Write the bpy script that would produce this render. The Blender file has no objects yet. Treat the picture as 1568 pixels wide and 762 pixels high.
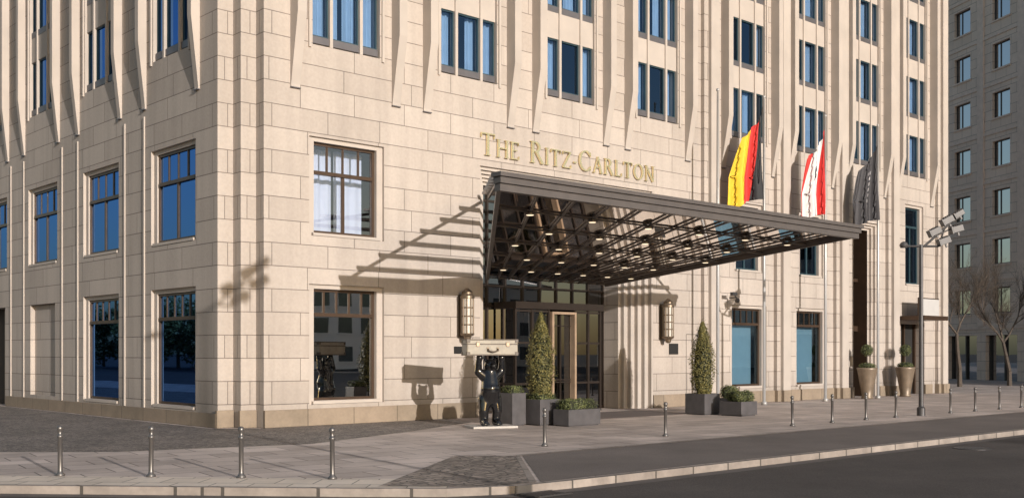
import bpy, bmesh, math, random
from mathutils import Vector, Matrix
random.seed(7)
R = math.radians
scene = bpy.context.scene
YF = 25.75

# ------------------------------------------------------------------ mesh builder
class MB:
    def __init__(s): s.v=[]; s.f=[]; s.m=[]
    def poly(s, pts, m=0):
        n=len(s.v); s.v+= [tuple(p) for p in pts]; s.f.append(tuple(range(n,n+len(pts)))); s.m.append(m)
    def box(s,x0,x1,y0,y1,z0,z1,m=0,fr=None):
        c=[(x0,y0,z0),(x1,y0,z0),(x1,y1,z0),(x0,y1,z0),(x0,y0,z1),(x1,y0,z1),(x1,y1,z1),(x0,y1,z1)]
        if fr: c=[fr(*p) for p in c]
        n=len(s.v); s.v+=c
        for q in ((0,3,2,1),(4,5,6,7),(0,1,5,4),(1,2,6,5),(2,3,7,6),(3,0,4,7)):
            s.f.append(tuple(n+i for i in q)); s.m.append(m)
    def prism(s,pts,z0,z1,m=0,mt=None):
        n=len(pts)
        s.poly([(p[0],p[1],z1) for p in pts],m if mt is None else mt)
        s.poly([(p[0],p[1],z0) for p in reversed(pts)],m)
        for i in range(n):
            a=pts[i]; b=pts[(i+1)%n]
            s.poly([(a[0],a[1],z0),(b[0],b[1],z0),(b[0],b[1],z1),(a[0],a[1],z1)],m)
    def lathe(s,cx,cy,prof,seg=20,m=0,cap=True):
        n=len(s.v)
        for r,z in prof:
            for i in range(seg):
                a=2*math.pi*i/seg; s.v.append((cx+r*math.cos(a),cy+r*math.sin(a),z))
        for j in range(len(prof)-1):
            for i in range(seg):
                k=(i+1)%seg
                s.f.append((n+j*seg+i,n+j*seg+k,n+(j+1)*seg+k,n+(j+1)*seg+i)); s.m.append(m)
        if cap:
            s.f.append(tuple(n+i for i in reversed(range(seg)))); s.m.append(m)
            s.f.append(tuple(n+(len(prof)-1)*seg+i for i in range(seg))); s.m.append(m)
    def tube(s,p,q,r0,r1=None,seg=8,m=0,cap=True):
        if r1 is None: r1=r0
        p=Vector(p); q=Vector(q); d=(q-p)
        if d.length<1e-6: return
        d.normalize(); a=d.orthogonal().normalized(); b=d.cross(a); n=len(s.v)
        for c,r in ((p,r0),(q,r1)):
            for i in range(seg):
                t=2*math.pi*i/seg; s.v.append(tuple(c+a*(r*math.cos(t))+b*(r*math.sin(t))))
        for i in range(seg):
            k=(i+1)%seg; s.f.append((n+i,n+k,n+seg+k,n+seg+i)); s.m.append(m)
        if cap:
            s.f.append(tuple(n+i for i in reversed(range(seg)))); s.m.append(m)
            s.f.append(tuple(n+seg+i for i in range(seg))); s.m.append(m)
    def beam(s,p,q,w,h,m=0):
        p=Vector(p); q=Vector(q); d=(q-p).normalized(); up=Vector((0,0,1)); sd=d.cross(up).normalized(); u2=sd.cross(d)
        n=len(s.v)
        for c in (p,q):
            for i,j in ((-1,-1),(1,-1),(1,1),(-1,1)):
                s.v.append(tuple(c+sd*(i*w/2)+u2*(j*h/2)))
        for f in ((0,1,2,3),(7,6,5,4),(0,4,5,1),(1,5,6,2),(2,6,7,3),(3,7,4,0)):
            s.f.append(tuple(n+i for i in f)); s.m.append(m)
    def sphere(s,c,r,m=0,seg=12,sx=1,sy=1,sz=1):
        n=len(s.v); rings=seg//2
        s.v.append((c[0],c[1],c[2]-r*sz))
        for j in range(1,rings):
            t=-math.pi/2+math.pi*j/rings
            for i in range(seg):
                a=2*math.pi*i/seg
                s.v.append((c[0]+r*sx*math.cos(t)*math.cos(a),c[1]+r*sy*math.cos(t)*math.sin(a),c[2]+r*sz*math.sin(t)))
        s.v.append((c[0],c[1],c[2]+r*sz)); top=len(s.v)-1
        for i in range(seg):
            k=(i+1)%seg
            s.f.append((n,n+1+k,n+1+i)); s.m.append(m)
            for j in range(rings-2):
                a=n+1+j*seg; s.f.append((a+i,a+k,a+seg+k,a+seg+i)); s.m.append(m)
            a=n+1+(rings-2)*seg; s.f.append((a+i,a+k,top)); s.m.append(m)
    def obj(s,name,mats,parent=None,smooth=False,bevel=0,recalc=True):
        me=bpy.data.meshes.new(name); me.from_pydata(s.v,[],s.f)
        for m in mats: me.materials.append(m)
        me.polygons.foreach_set("material_index",s.m)
        if recalc:
            bm=bmesh.new(); bm.from_mesh(me); bmesh.ops.recalc_face_normals(bm,faces=bm.faces); bm.to_mesh(me); bm.free()
        if smooth: me.polygons.foreach_set("use_smooth",[True]*len(me.polygons))
        me.update()
        o=bpy.data.objects.new(name,me); scene.collection.objects.link(o)
        if parent: o.parent=parent
        if bevel:
            b=o.modifiers.new("bevel",'BEVEL'); b.width=bevel; b.segments=2; b.limit_method='ANGLE'
        return o
def empty(name,loc=(0,0,0),rz=0):
    e=bpy.data.objects.new(name,None); scene.collection.objects.link(e); e.location=loc; e.rotation_euler=(0,0,rz); e.empty_display_size=.3
    return e

# ------------------------------------------------------------------ materials
def newmat(name):
    m=bpy.data.materials.new(name); m.use_nodes=True; nt=m.node_tree
    return m,nt,nt.nodes["Principled BSDF"]
def N(nt,t,**k):
    n=nt.nodes.new(t)
    for a,b in k.items(): setattr(n,a,b)
    return n
def mat(name,col,rough=.6,metal=0,var=.12,scale=3,bump=0,bscale=40,spec=.5,emit=None,es=0,coat=0):
    m,nt,b=newmat(name); L=nt.links
    tc=N(nt,'ShaderNodeTexCoord'); no=N(nt,'ShaderNodeTexNoise'); no.inputs['Scale'].default_value=scale; no.inputs['Detail'].default_value=6
    L.new(tc.outputs['Object'],no.inputs['Vector'])
    cr=N(nt,'ShaderNodeValToRGB'); cr.color_ramp.elements[0].position=.3; cr.color_ramp.elements[1].position=.7
    cr.color_ramp.elements[0].color=[c*(1-var) for c in col]+[1]; cr.color_ramp.elements[1].color=[min(1,c*(1+var)) for c in col]+[1]
    L.new(no.outputs['Fac'],cr.inputs['Fac']); L.new(cr.outputs['Color'],b.inputs['Base Color'])
    b.inputs['Roughness'].default_value=rough; b.inputs['Metallic'].default_value=metal; b.inputs['Specular IOR Level'].default_value=spec
    b.inputs['Coat Weight'].default_value=coat
    if bump:
        n2=N(nt,'ShaderNodeTexNoise'); n2.inputs['Scale'].default_value=bscale; n2.inputs['Detail'].default_value=8
        L.new(tc.outputs['Object'],n2.inputs['Vector'])
        bp=N(nt,'ShaderNodeBump'); bp.inputs['Strength'].default_value=bump; bp.inputs['Distance'].default_value=.02
        L.new(n2.outputs['Fac'],bp.inputs['Height']); L.new(bp.outputs['Normal'],b.inputs['Normal'])
    if emit: b.inputs['Emission Color'].default_value=(*emit,1); b.inputs['Emission Strength'].default_value=es
    return m

def brickmat(name,c1,c2,mortar,bw,rh,ms,wall=True,rough=.75,rot=0,offs=.5,squash=1,sqf=2,stain=.12,bump=.5,stainscale=.25,ground_grime=False):
    m,nt,b=newmat(name); L=nt.links
    geo=N(nt,'ShaderNodeNewGeometry'); sx=N(nt,'ShaderNodeSeparateXYZ'); L.new(geo.outputs['Position'],sx.inputs[0])
    cb=N(nt,'ShaderNodeCombineXYZ')
    if wall:
        ad=N(nt,'ShaderNodeMath',operation='ADD'); L.new(sx.outputs[0],ad.inputs[0]); L.new(sx.outputs[1],ad.inputs[1])
        L.new(ad.outputs[0],cb.inputs[0]); L.new(sx.outputs[2],cb.inputs[1])
    else:
        L.new(sx.outputs[0],cb.inputs[0]); L.new(sx.outputs[1],cb.inputs[1])
    mp=N(nt,'ShaderNodeMapping'); mp.inputs['Rotation'].default_value=(0,0,rot); L.new(cb.outputs[0],mp.inputs[0])
    br=N(nt,'ShaderNodeTexBrick'); br.offset=offs; br.squash=squash; br.squash_frequency=sqf
    br.inputs['Color1'].default_value=(*c1,1); br.inputs['Color2'].default_value=(*c2,1); br.inputs['Mortar'].default_value=(*mortar,1)
    br.inputs['Scale'].default_value=1; br.inputs['Mortar Size'].default_value=ms; br.inputs['Mortar Smooth'].default_value=.2
    br.inputs['Brick Width'].default_value=bw; br.inputs['Row Height'].default_value=rh
    L.new(mp.outputs[0],br.inputs['Vector'])
    no=N(nt,'ShaderNodeTexNoise'); no.inputs['Scale'].default_value=stainscale; no.inputs['Detail'].default_value=9; no.inputs['Roughness'].default_value=.62
    L.new(geo.outputs['Position'],no.inputs['Vector'])
    mr=N(nt,'ShaderNodeMapRange'); mr.inputs[1].default_value=.3; mr.inputs[2].default_value=.7; mr.inputs[3].default_value=1-stain; mr.inputs[4].default_value=1+stain
    L.new(no.outputs['Fac'],mr.inputs[0])
    n3=N(nt,'ShaderNodeTexNoise'); n3.inputs['Scale'].default_value=14; n3.inputs['Detail'].default_value=6
    L.new(geo.outputs['Position'],n3.inputs['Vector'])
    mr3=N(nt,'ShaderNodeMapRange'); mr3.inputs[1].default_value=.3; mr3.inputs[2].default_value=.7; mr3.inputs[3].default_value=.95; mr3.inputs[4].default_value=1.05
    L.new(n3.outputs['Fac'],mr3.inputs[0])
    mu=N(nt,'ShaderNodeMath',operation='MULTIPLY'); L.new(mr.outputs[0],mu.inputs[0]); L.new(mr3.outputs[0],mu.inputs[1])
    last=mu
    if ground_grime:
        g=N(nt,'ShaderNodeMapRange'); g.inputs[1].default_value=.3; g.inputs[2].default_value=1.6; g.inputs[3].default_value=.84; g.inputs[4].default_value=1
        L.new(sx.outputs[2],g.inputs[0]); m2=N(nt,'ShaderNodeMath',operation='MULTIPLY'); L.new(mu.outputs[0],m2.inputs[0]); L.new(g.outputs[0],m2.inputs[1]); last=m2
        mp2=N(nt,'ShaderNodeMapping'); mp2.inputs['Scale'].default_value=(2.2,.12,1); L.new(cb.outputs[0],mp2.inputs[0])
        n5=N(nt,'ShaderNodeTexNoise'); n5.inputs['Scale'].default_value=1; n5.inputs['Detail'].default_value=5; L.new(mp2.outputs[0],n5.inputs['Vector'])
        m5=N(nt,'ShaderNodeMapRange'); m5.inputs[1].default_value=.35; m5.inputs[2].default_value=.6; m5.inputs[3].default_value=.91; m5.inputs[4].default_value=1.02; L.new(n5.outputs['Fac'],m5.inputs[0])
        m6=N(nt,'ShaderNodeMath',operation='MULTIPLY'); L.new(last.outputs[0],m6.inputs[0]); L.new(m5.outputs[0],m6.inputs[1]); last=m6
    vm=N(nt,'ShaderNodeVectorMath',operation='SCALE'); L.new(br.outputs['Color'],vm.inputs[0]); L.new(last.outputs[0],vm.inputs['Scale'])
    L.new(vm.outputs[0],b.inputs['Base Color']); b.inputs['Roughness'].default_value=rough; b.inputs['Specular IOR Level'].default_value=.3
    bp=N(nt,'ShaderNodeBump'); bp.inputs['Strength'].default_value=bump; bp.inputs['Distance'].default_value=.01; bp.invert=True
    L.new(br.outputs['Fac'],bp.inputs['Height']); L.new(bp.outputs['Normal'],b.inputs['Normal'])
    return m

def cobblemat(name,c1,c2,scale=9):
    m,nt,b=newmat(name); L=nt.links
    geo=N(nt,'ShaderNodeNewGeometry')
    vo=N(nt,'ShaderNodeTexVoronoi'); vo.inputs['Scale'].default_value=scale; vo.inputs['Randomness'].default_value=.55
    ve=N(nt,'ShaderNodeTexVoronoi',feature='DISTANCE_TO_EDGE'); ve.inputs['Scale'].default_value=scale; ve.inputs['Randomness'].default_value=.55
    L.new(geo.outputs['Position'],vo.inputs['Vector']); L.new(geo.outputs['Position'],ve.inputs['Vector'])
    sp=N(nt,'ShaderNodeSeparateColor'); L.new(vo.outputs['Color'],sp.inputs[0])
    mx=N(nt,'ShaderNodeMix',data_type='RGBA'); mx.inputs[6].default_value=(*c1,1); mx.inputs[7].default_value=(*c2,1); L.new(sp.outputs[0],mx.inputs[0])
    mr=N(nt,'ShaderNodeMapRange'); mr.inputs[1].default_value=0; mr.inputs[2].default_value=.12; mr.inputs[3].default_value=.3; mr.inputs[4].default_value=1
    L.new(ve.outputs['Distance'],mr.inputs[0])
    no=N(nt,'ShaderNodeTexNoise'); no.inputs['Scale'].default_value=.7; no.inputs['Detail'].default_value=6; L.new(geo.outputs['Position'],no.inputs['Vector'])
    m4=N(nt,'ShaderNodeMapRange'); m4.inputs[1].default_value=.3; m4.inputs[2].default_value=.7; m4.inputs[3].default_value=.75; m4.inputs[4].default_value=1.2; L.new(no.outputs['Fac'],m4.inputs[0])
    mu=N(nt,'ShaderNodeMath',operation='MULTIPLY'); L.new(mr.outputs[0],mu.inputs[0]); L.new(m4.outputs[0],mu.inputs[1])
    vm=N(nt,'ShaderNodeVectorMath',operation='SCALE'); L.new(mx.outputs[2],vm.inputs[0]); L.new(mu.outputs[0],vm.inputs['Scale'])
    L.new(vm.outputs[0],b.inputs['Base Color']); b.inputs['Roughness'].default_value=.7
    bp=N(nt,'ShaderNodeBump'); bp.inputs['Strength'].default_value=.9; bp.inputs['Distance'].default_value=.03
    L.new(mr.outputs[0],bp.inputs['Height']); L.new(bp.outputs['Normal'],b.inputs['Normal'])
    return m

def glassmat(name,tint,gl,base=.3,wob=.002,wscale=.5,rough=.012,haze=None,hz=.3):
    m=bpy.data.materials.new(name); m.use_nodes=True; nt=m.node_tree; nt.nodes.clear(); L=nt.links
    out=N(nt,'ShaderNodeOutputMaterial'); mix=N(nt,'ShaderNodeMixShader'); tr=N(nt,'ShaderNodeBsdfTransparent'); g=N(nt,'ShaderNodeBsdfGlossy')
    tr.inputs[0].default_value=(*tint,1); g.inputs['Color'].default_value=(*gl,1); g.inputs['Roughness'].default_value=rough
    fr=N(nt,'ShaderNodeFresnel'); fr.inputs[0].default_value=1.5
    ad=N(nt,'ShaderNodeMath',operation='ADD'); ad.use_clamp=True; ad.inputs[1].default_value=base; L.new(fr.outputs[0],ad.inputs[0])
    geo=N(nt,'ShaderNodeNewGeometry'); no=N(nt,'ShaderNodeTexNoise'); no.inputs['Scale'].default_value=wscale; no.inputs['Detail'].default_value=1; L.new(geo.outputs['Position'],no.inputs['Vector'])
    bp=N(nt,'ShaderNodeBump'); bp.inputs['Strength'].default_value=1; bp.inputs['Distance'].default_value=wob; L.new(no.outputs['Fac'],bp.inputs['Height'])
    L.new(bp.outputs[0],g.inputs['Normal'])
    src=tr
    if haze:
        d=N(nt,'ShaderNodeBsdfDiffuse'); d.inputs[0].default_value=(*haze,1); t2=N(nt,'ShaderNodeBsdfTranslucent'); t2.inputs[0].default_value=(*haze,1)
        a=N(nt,'ShaderNodeMixShader'); a.inputs[0].default_value=.45; L.new(d.outputs[0],a.inputs[1]); L.new(t2.outputs[0],a.inputs[2])
        b2=N(nt,'ShaderNodeMixShader'); b2.inputs[0].default_value=hz; L.new(tr.outputs[0],b2.inputs[1]); L.new(a.outputs[0],b2.inputs[2]); src=b2
    L.new(ad.outputs[0],mix.inputs[0]); L.new(src.outputs[0],mix.inputs[1]); L.new(g.outputs[0],mix.inputs[2]); L.new(mix.outputs[0],out.inputs[0])
    return m

STONE=brickmat('limestone_cladding',(.455,.395,.345),(.40,.345,.30),(.18,.15,.13),1.75,.62,.012,squash=1.35,sqf=3,stain=.07,ground_grime=True)
STONEP=mat('limestone_trim',(.43,.375,.328),.75,var=.07,scale=1.2)
PLINTH=brickmat('granite_plinth',(.27,.21,.155),(.24,.19,.14),(.10,.08,.06),1.5,.9,.012,stain=.15,rough=.6,stainscale=1.5)
BRONZE=mat('bronze_frame',(.085,.053,.035),.4,.5,var=.1)
BRONZED=mat('dark_bronze',(.06,.045,.037),.32,.6,var=.1)
TEAL=mat('teal_window_frame',(.035,.07,.085),.4,.3,var=.1)
GREYM=mat('grey_metal_sill',(.15,.14,.145),.45,.5,var=.1)
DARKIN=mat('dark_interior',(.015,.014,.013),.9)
CURT=mat('curtain_fabric',(.62,.66,.72),.9,var=.05)
SHEER=mat('sheer_white',(.62,.66,.74),.9,var=.03)
G_BAY=glassmat('bay_window_glass',(.52,.66,.80),(.30,.48,.75),.14)
G_WHITE=glassmat('clear_window_glass',(.85,.88,.95),(.9,.93,1.0),.15)
G_LEFT=glassmat('blue_window_glass',(.08,.14,.25),(.075,.18,.44),.62)
G_SHOP=glassmat('shop_window_glass',(.35,.38,.4),(.95,.98,1),.50)
G_BLUE=glassmat('pale_blue_glass',(.6,.72,.78),(.45,.62,.75),.2)
G_CAN=glassmat('canopy_glass',(.74,.71,.68),(.80,.76,.73),.16,rough=.03,haze=(.52,.47,.44),hz=.42)
G_DOOR=glassmat('door_glass',(.18,.17,.17),(.8,.82,.85),.22)
BLIND=mat('pale_blue_blind',(.36,.48,.55),.8,var=.04)
GOLD=mat('gold_letter',(.90,.76,.46),.25,.85,var=.05)
CANM=mat('canopy_brown_metal',(.125,.108,.10),.42,.3,var=.08)
SLATM=mat('canopy_slat_metal',(.33,.30,.28),.5,.1,var=.08)
LIGHT=mat('downlight_lens',(.9,.8,.6),.4,emit=(1,.80,.55),es=1.3)
STEEL=mat('brushed_steel',(.17,.158,.15),.38,.7,var=.1)
DSTEEL=mat('dark_steel',(.09,.085,.085),.45,.6,var=.1)
WHITEM=mat('white_painted_metal',(.5,.48,.46),.4,.0,var=.04)

# ------------------------------------------------------------------ frames
def F(a,b,z): return (a,YF+b,z)
OX,OY=13.36,26.6
ang=R(91.05); LX,LY=math.cos(ang),math.sin(ang)
def LF(a,b,z): return (OX+LX*a+LY*b, OY+LY*a-LX*b, z)

def wall(mb,fr,a0,a1,z0,z1,holes,b=0,m=0):
    A=sorted(set([a0,a1]+[h[0] for h in holes]+[h[1] for h in holes])); A=[a for a in A if a0<=a<=a1]
    Z=sorted(set([z0,z1]+[h[2] for h in holes]+[h[3] for h in holes])); Z=[z for z in Z if z0<=z<=z1]
    for i in range(len(A)-1):
        for j in range(len(Z)-1):
            ca=(A[i]+A[i+1])/2; cz=(Z[j]+Z[j+1])/2
            if any(h[0]<ca<h[1] and h[2]<cz<h[3] for h in holes): continue
            mb.poly([fr(A[i],b,Z[j]),fr(A[i+1],b,Z[j]),fr(A[i+1],b,Z[j+1]),fr(A[i],b,Z[j+1])],m)
def reveal(mb,fr,a0,a1,z0,z1,b0,b1,m=0,bottom=True):
    mb.poly([fr(a0,b0,z0),fr(a0,b1,z0),fr(a0,b1,z1),fr(a0,b0,z1)],m)
    mb.poly([fr(a1,b0,z0),fr(a1,b1,z0),fr(a1,b1,z1),fr(a1,b0,z1)],m)
    mb.poly([fr(a0,b0,z1),fr(a1,b0,z1),fr(a1,b1,z1),fr(a0,b1,z1)],m)
    if bottom: mb.poly([fr(a0,b0,z0),fr(a1,b0,z0),fr(a1,b1,z0),fr(a0,b1,z0)],m)
def ring(mb,fr,o,i,b,m=0):
    wall(mb,fr,o[0],o[1],o[2],o[3],[i],b,m)
def window(st,fm,gl,fr,a0,a1,z0,z1,gm,top=4,low=2,tf=.33,fmi=0,depth=.34,mg=.2):
    o=(a0-mg,a1+mg,z0-.10,z1+.12); i=(a0,a1,z0,z1)
    reveal(st,fr,*o,0,.09,1); ring(st,fr,o,i,.09,1); reveal(st,fr,*i,.09,depth,1)
    w=.075; b0,b1=depth-.12,depth-.03
    fm.box(a0,a0+w,b0,b1,z0,z1,fmi,fr); fm.box(a1-w,a1,b0,b1,z0,z1,fmi,fr)
    fm.box(a0+w,a1-w,b0,b1,z0,z0+w,fmi,fr); fm.box(a0+w,a1-w,b0,b1,z1-w,z1,fmi,fr)
    zt=z1-(z1-z0)*tf
    if top:
        fm.box(a0+w,a1-w,b0-.03,b1,zt-.05,zt+.05,fmi,fr)
        for k in range(1,top):
            c=a0+(a1-a0)*k/top; fm.box(c-.025,c+.025,b0+.02,b1-.01,zt+.05,z1-w,fmi,fr)
    for k in range(1,low):
        c=a0+(a1-a0)*k/low; fm.box(c-.045,c+.045,b0+.01,b1-.01,z0+w,(zt-.05) if top else z1-w,fmi,fr)
    gl.poly([fr(a0,depth-.07,z0),fr(a1,depth-.07,z0),fr(a1,depth-.07,z1),fr(a0,depth-.07,z1)],gm)
    st.box(a0-.08,a1+.08,-.02,.2,z0-.09,z0-.012,1,fr)
def curtain(mb,fr,a0,a1,z0,z1,b,m=0,per=.17,amp=.035):
    n=max(4,int((a1-a0)/per*7)); ph=random.random()*6
    P=[(a0+(a1-a0)*i/n, b+amp*math.sin(2*math.pi*(a0+(a1-a0)*i/n)/per+ph+.8*math.sin(i*.13))) for i in range(n+1)]
    for i in range(n):
        mb.poly([fr(P[i][0],P[i][1],z0),fr(P[i+1][0],P[i+1][1],z0),fr(P[i+1][0],P[i+1][1],z1),fr(P[i][0],P[i][1],z1)],m)

TOP=27.0
hotel=empty('hotel_building',(0,0,0))
st=MB(); fm=MB(); gl=MB(); cu=MB()
GM=[G_BAY,G_WHITE,G_LEFT,G_SHOP,G_BLUE,G_DOOR]

def bay(fr,c,holes,gm=0,half=1.12,fp=.40,fw=.14):
    z0=10.50
    holes.append((c-half,c+half,z0,TOP-1.2))
    reveal(st,fr,c-half,c+half,z0,TOP-1.2,0,.4,1)
    segs=[(c-half+.03,c-.55),(c-.45,c+.45),(c+.55,c+half-.03)]
    for mm in (c-.50,c+.50):
        st.box(mm-.05,mm+.05,.02,.28,z0+.01,TOP-1.21,1,fr)
    k=0; z=10.56
    while z+2<TOP-1.2:
        zt=z+1.92
        for j,(a0,a1) in enumerate(segs):
            w=.04
            fm.box(a0,a1,.06,.20,z,z+.2,2,fr)
            zz=z+.2
            fm.box(a0,a0+w,.11,.19,zz,zt,1,fr); fm.box(a1-w,a1,.11,.19,zz,zt,1,fr)
            fm.box(a0+w,a1-w,.11,.19,zt-w,zt,1,fr); fm.box(a0+w,a1-w,.11,.19,zz,zz+w,1,fr)
            gl.poly([fr(a0,.16,zz),fr(a1,.16,zz),fr(a1,.16,zt),fr(a0,.16,zt)],gm)
            if random.random()<.85:
                if j==1 and random.random()<.7: 
                    g=random.uniform(.08,.3); m_=(a0+a1)/2+random.uniform(-.1,.1)
                    curtain(cu,fr,a0,m_-g/2,zz,zt,.36); curtain(cu,fr,m_+g/2,a1,zz,zt,.36)
                else: curtain(cu,fr,a0,a1,zz,zt,.36)
            st.box(a0-.02,a1+.02,.07,.26,zt+.002,min(z+2.8-.002,TOP-1.21),1,fr)
        k+=1; z=10.56+2.8*k
    st.box(c-half,c+half,.22,.4,z0,10.555,1,fr)
    for s in (-1,1):
        fc=c+s*1.68; w=fw
        prof=[(.02,9.22),(-.05,9.22),(-.05,9.30),(-fp,11.2),(-fp,TOP),(.02,TOP)]
        L_=[fr(fc-w,b,zq) for b,zq in prof]; R_=[fr(fc+w,b,zq) for b,zq in prof]
        st.poly(L_,1); st.poly(list(reversed(R_)),1)
        for i in range(len(prof)):
            j=(i+1)%len(prof); st.poly([L_[i],L_[j],R_[j],R_[i]],1)
        fm.box(fc-w-.01,fc+w+.01,-.075,.01,9.19,9.215,2,fr)
        st.box(c+s*(half+.10)-.04,c+s*(half+.10)+.04,-.05,.02,10.4,TOP,1,fr)

# ---- front facade
fb=[16.88,21.38,25.85,30.33,35.88,40.38,44.86,49.32]
holes=[]
for c in fb: bay(F,c,holes)
def fwin(a0,a1,z0,z1,gm,**k):
    holes.append((a0-.2,a1+.2,z0-.10,z1+.12)); window(st,fm,gl,F,a0,a1,z0,z1,gm,**k)
fwin(15.85,17.95,5.33,7.85,1,top=4,low=2,tf=.33)
curtain(cu,F,15.9,16.9,5.4,7.8,.85,1,per=.30,amp=.03); curtain(cu,F,16.95,17.9,5.4,7.8,.80,1,per=.30,amp=.02)
fwin(15.85,17.95,.68,3.78,3,top=5,low=1,tf=.23)
fwin(34.9,36.9,.68,3.78,4,top=5,low=1,tf=.2)
fwin(39.4,41.4,.68,3.78,4,top=5,low=1,tf=.2)
for a0,a1 in ((34.95,36.85),(39.45,41.35)):
    cu.poly([F(a0,.6,.7),F(a1,.6,.7),F(a1,.6,3.1),F(a0,.6,3.1)],2)
fwin(35.15,36.65,5.33,7.85,0,top=1,low=2,tf=.25,fmi=1)
fwin(39.65,41.1,5.33,7.85,0,top=1,low=2,tf=.25,fmi=1)
fwin(48.6,50.0,5.33,9.0,0,top=1,low=2,tf=.25,fmi=1)
# tall side portal of bay 7
holes.append((43.75,46.0,0,7.95))
for k in range(3):
    o=(43.75+.14*k,46.0-.14*k,0,7.95-.1*k); i=(43.75+.14*(k+1),46.0-.14*(k+1),0,7.95-.1*(k+1))
    reveal(st,F,*o,.12*k,.12*(k+1),0,False); ring(st,F,o,i,.12*(k+1))
reveal(fm,F,44.17,45.58,0,7.65,.36,1.2,0,False)
for k in range(1,4):
    a=44.17+.3525*k; fm.box(a-.04,a+.04,.9,1.1,0,7.65,0,F)
fm.box(44.17,45.58,1.1,1.19,0,7.65,3,F); fm.box(44.17,45.58,.85,1.1,3.0,3.25,0,F); fm.box(44.17,45.58,.85,1.1,5.3,5.45,0,F)
# shop door of bay 8
holes.append((48.0,50.3,0,3.4)); reveal(st,F,48.0,50.3,0,3.4,0,.6,0,False)
fm.box(48.0,50.3,.55,.6,0,3.4,3,F)
for a in (48.05,49.15,50.2): fm.box(a-.05,a+.05,.42,.54,0,3.4,0,F)
# ---- main portal
PA0,PA1,PT=21.8,30.02,7.86
holes.append((PA0,PA1,0,PT))
cur=(PA0,PA1,0,PT); bb=0
for k in range(5):
    nb=bb+.10; reveal(st,F,*cur,bb,nb,1,False)
    nx=(cur[0]+.11,cur[1]-.26,0,cur[3]-.10); ring(st,F,cur,nx,nb,1)
    st.box(cur[1]-.13,cur[1]-.04,nb-.16,nb+.01,0,cur[3]-.06,1,F)
    cur=nx; bb=nb
reveal(st,F,*cur,bb,1.4,0,False)
ia0,ia1=cur[0],cur[1]
fm.box(ia0,ia1,1.32,1.40,4.25,cur[3],3,F)
D=5
for k in range(9):
    a=ia0+(ia1-ia0)*k/8; fm.box(a-.035,a+.035,1.2,1.31,0,cur[3],D,F)
for z in (.05,3.55,4.2,5.6,7.0): fm.box(ia0,ia1,1.22,1.30,z-.03,z+.05,D,F)
gl.poly([F(ia0,1.26,0),F(ia1,1.26,0),F(ia1,1.26,cur[3]),F(ia0,1.26,cur[3])],5)
va0,va1=23.5,27.5
fm.box(va0-.08,va1+.08,.12,1.2,3.45,3.68,D,F)
for a in (23.5,24.25,25.0,26.25,26.9,27.5):
    fm.box(a-.035,a+.035,.2,.3,0,3.45,D,F)
for z in (.02,.95,2.3,3.35):
    fm.box(va0,24.96,.22,.28,z,z+.07,D,F); fm.box(26.29,va1,.22,.28,z,z+.07,D,F)
for a in (24.2,24.3,26.2): fm.tube(F(a,.16,.9),F(a,.16,1.5),.018,m=0)
gl.poly([F(va0,.25,0),F(24.95,.25,0),F(24.95,.25,3.45),F(va0,.25,3.45)],5)
gl.poly([F(26.3,.25,0),F(va1,.25,0),F(va1,.25,3.45),F(26.3,.25,3.45)],5)
for a in (va0,va1): gl.poly([F(a,.3,0),F(a,1.2,0),F(a,1.2,3.45),F(a,.3,3.45)],5)
for a in (va0,va1):
    for z in (.02,.95,2.3): fm.box(a-.03,a+.03,.3,1.2,z,z+.07,D,F)
fm.box(25.05,25.14,.1,.34,0,3.3,4,F); fm.box(26.11,26.2,.1,.34,0,3.3,4,F); fm.box(25.05,26.2,.1,.34,3.3,3.38,4,F)
for z in (.1,1.0,1.08,2.9): fm.box(25.14,26.11,.3,.33,z,z+.035,D,F)
fm.box(25.60,25.64,.28,.34,0,3.3,D,F)
gl.poly([F(25.14,.36,0),F(26.11,.36,0),F(26.11,.36,3.3),F(25.14,.36,3.3)],5)
FE=52.6
wall(st,F,14.26,FE,0,TOP,holes)
def vq(x0,y0,x1,y1,m=0,z0=0,z1=TOP): st.poly([(x0,y0,z0),(x1,y1,z0),(x1,y1,z1),(x0,y0,z1)],m)
vq(14.26,YF,14.26,26.17); vq(14.26,26.17,13.81,26.17); vq(13.81,26.17,13.81,26.6); vq(13.81,26.6,OX,OY)
vq(FE,YF,FE,60)
LLEN=46
e=LF(LLEN,0,0); vq(e[0],e[1],FE,60+12)
st.poly([(14.26,YF,TOP),(FE,YF,TOP),(FE,60,TOP),(e[0],e[1],TOP),(OX,OY,TOP)],1)
pl=.47
def plb(a0,a1,fr): st.box(a0,a1,-.07,.02,-.02,pl,2,fr)
for a0,a1 in ((14.26,21.8),(30.02,33.0),(34.25,37.6),(38.6,42.1),(43.1,43.75),(46.0,46.6),(47.6,48.0),(50.3,51.0)): plb(a0,a1,F)
st.box(13.75,14.24,26.10,26.19,-.02,pl,2); st.box(13.30,13.79,26.53,26.62,-.02,pl,2)
for c in (33.35,38.13,42.62,47.09,51.9):
    st.box(c-.52,c+.52,-.16,.02,0,TOP,0,F); st.box(c-.26,c+.26,-.30,-.16,0,TOP,1,F)
    st.box(c-.55,c+.55,-.22,.0,-.01,pl,2,F); st.box(c-.30,c+.30,-.36,-.22,-.01,pl,2,F)
fm.box(30.95,31.45,-.03,.0,1.95,2.35,3,F); fm.box(20.75,21.15,-.03,.0,1.98,2.2,3,F)
for a in (31.95,32.8): fm.box(a-.01,a+.01,-.004,.0,.5,2.7,3,F)
fm.box(31.95,32.8,-.004,.0,2.69,2.71,3,F)
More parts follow.
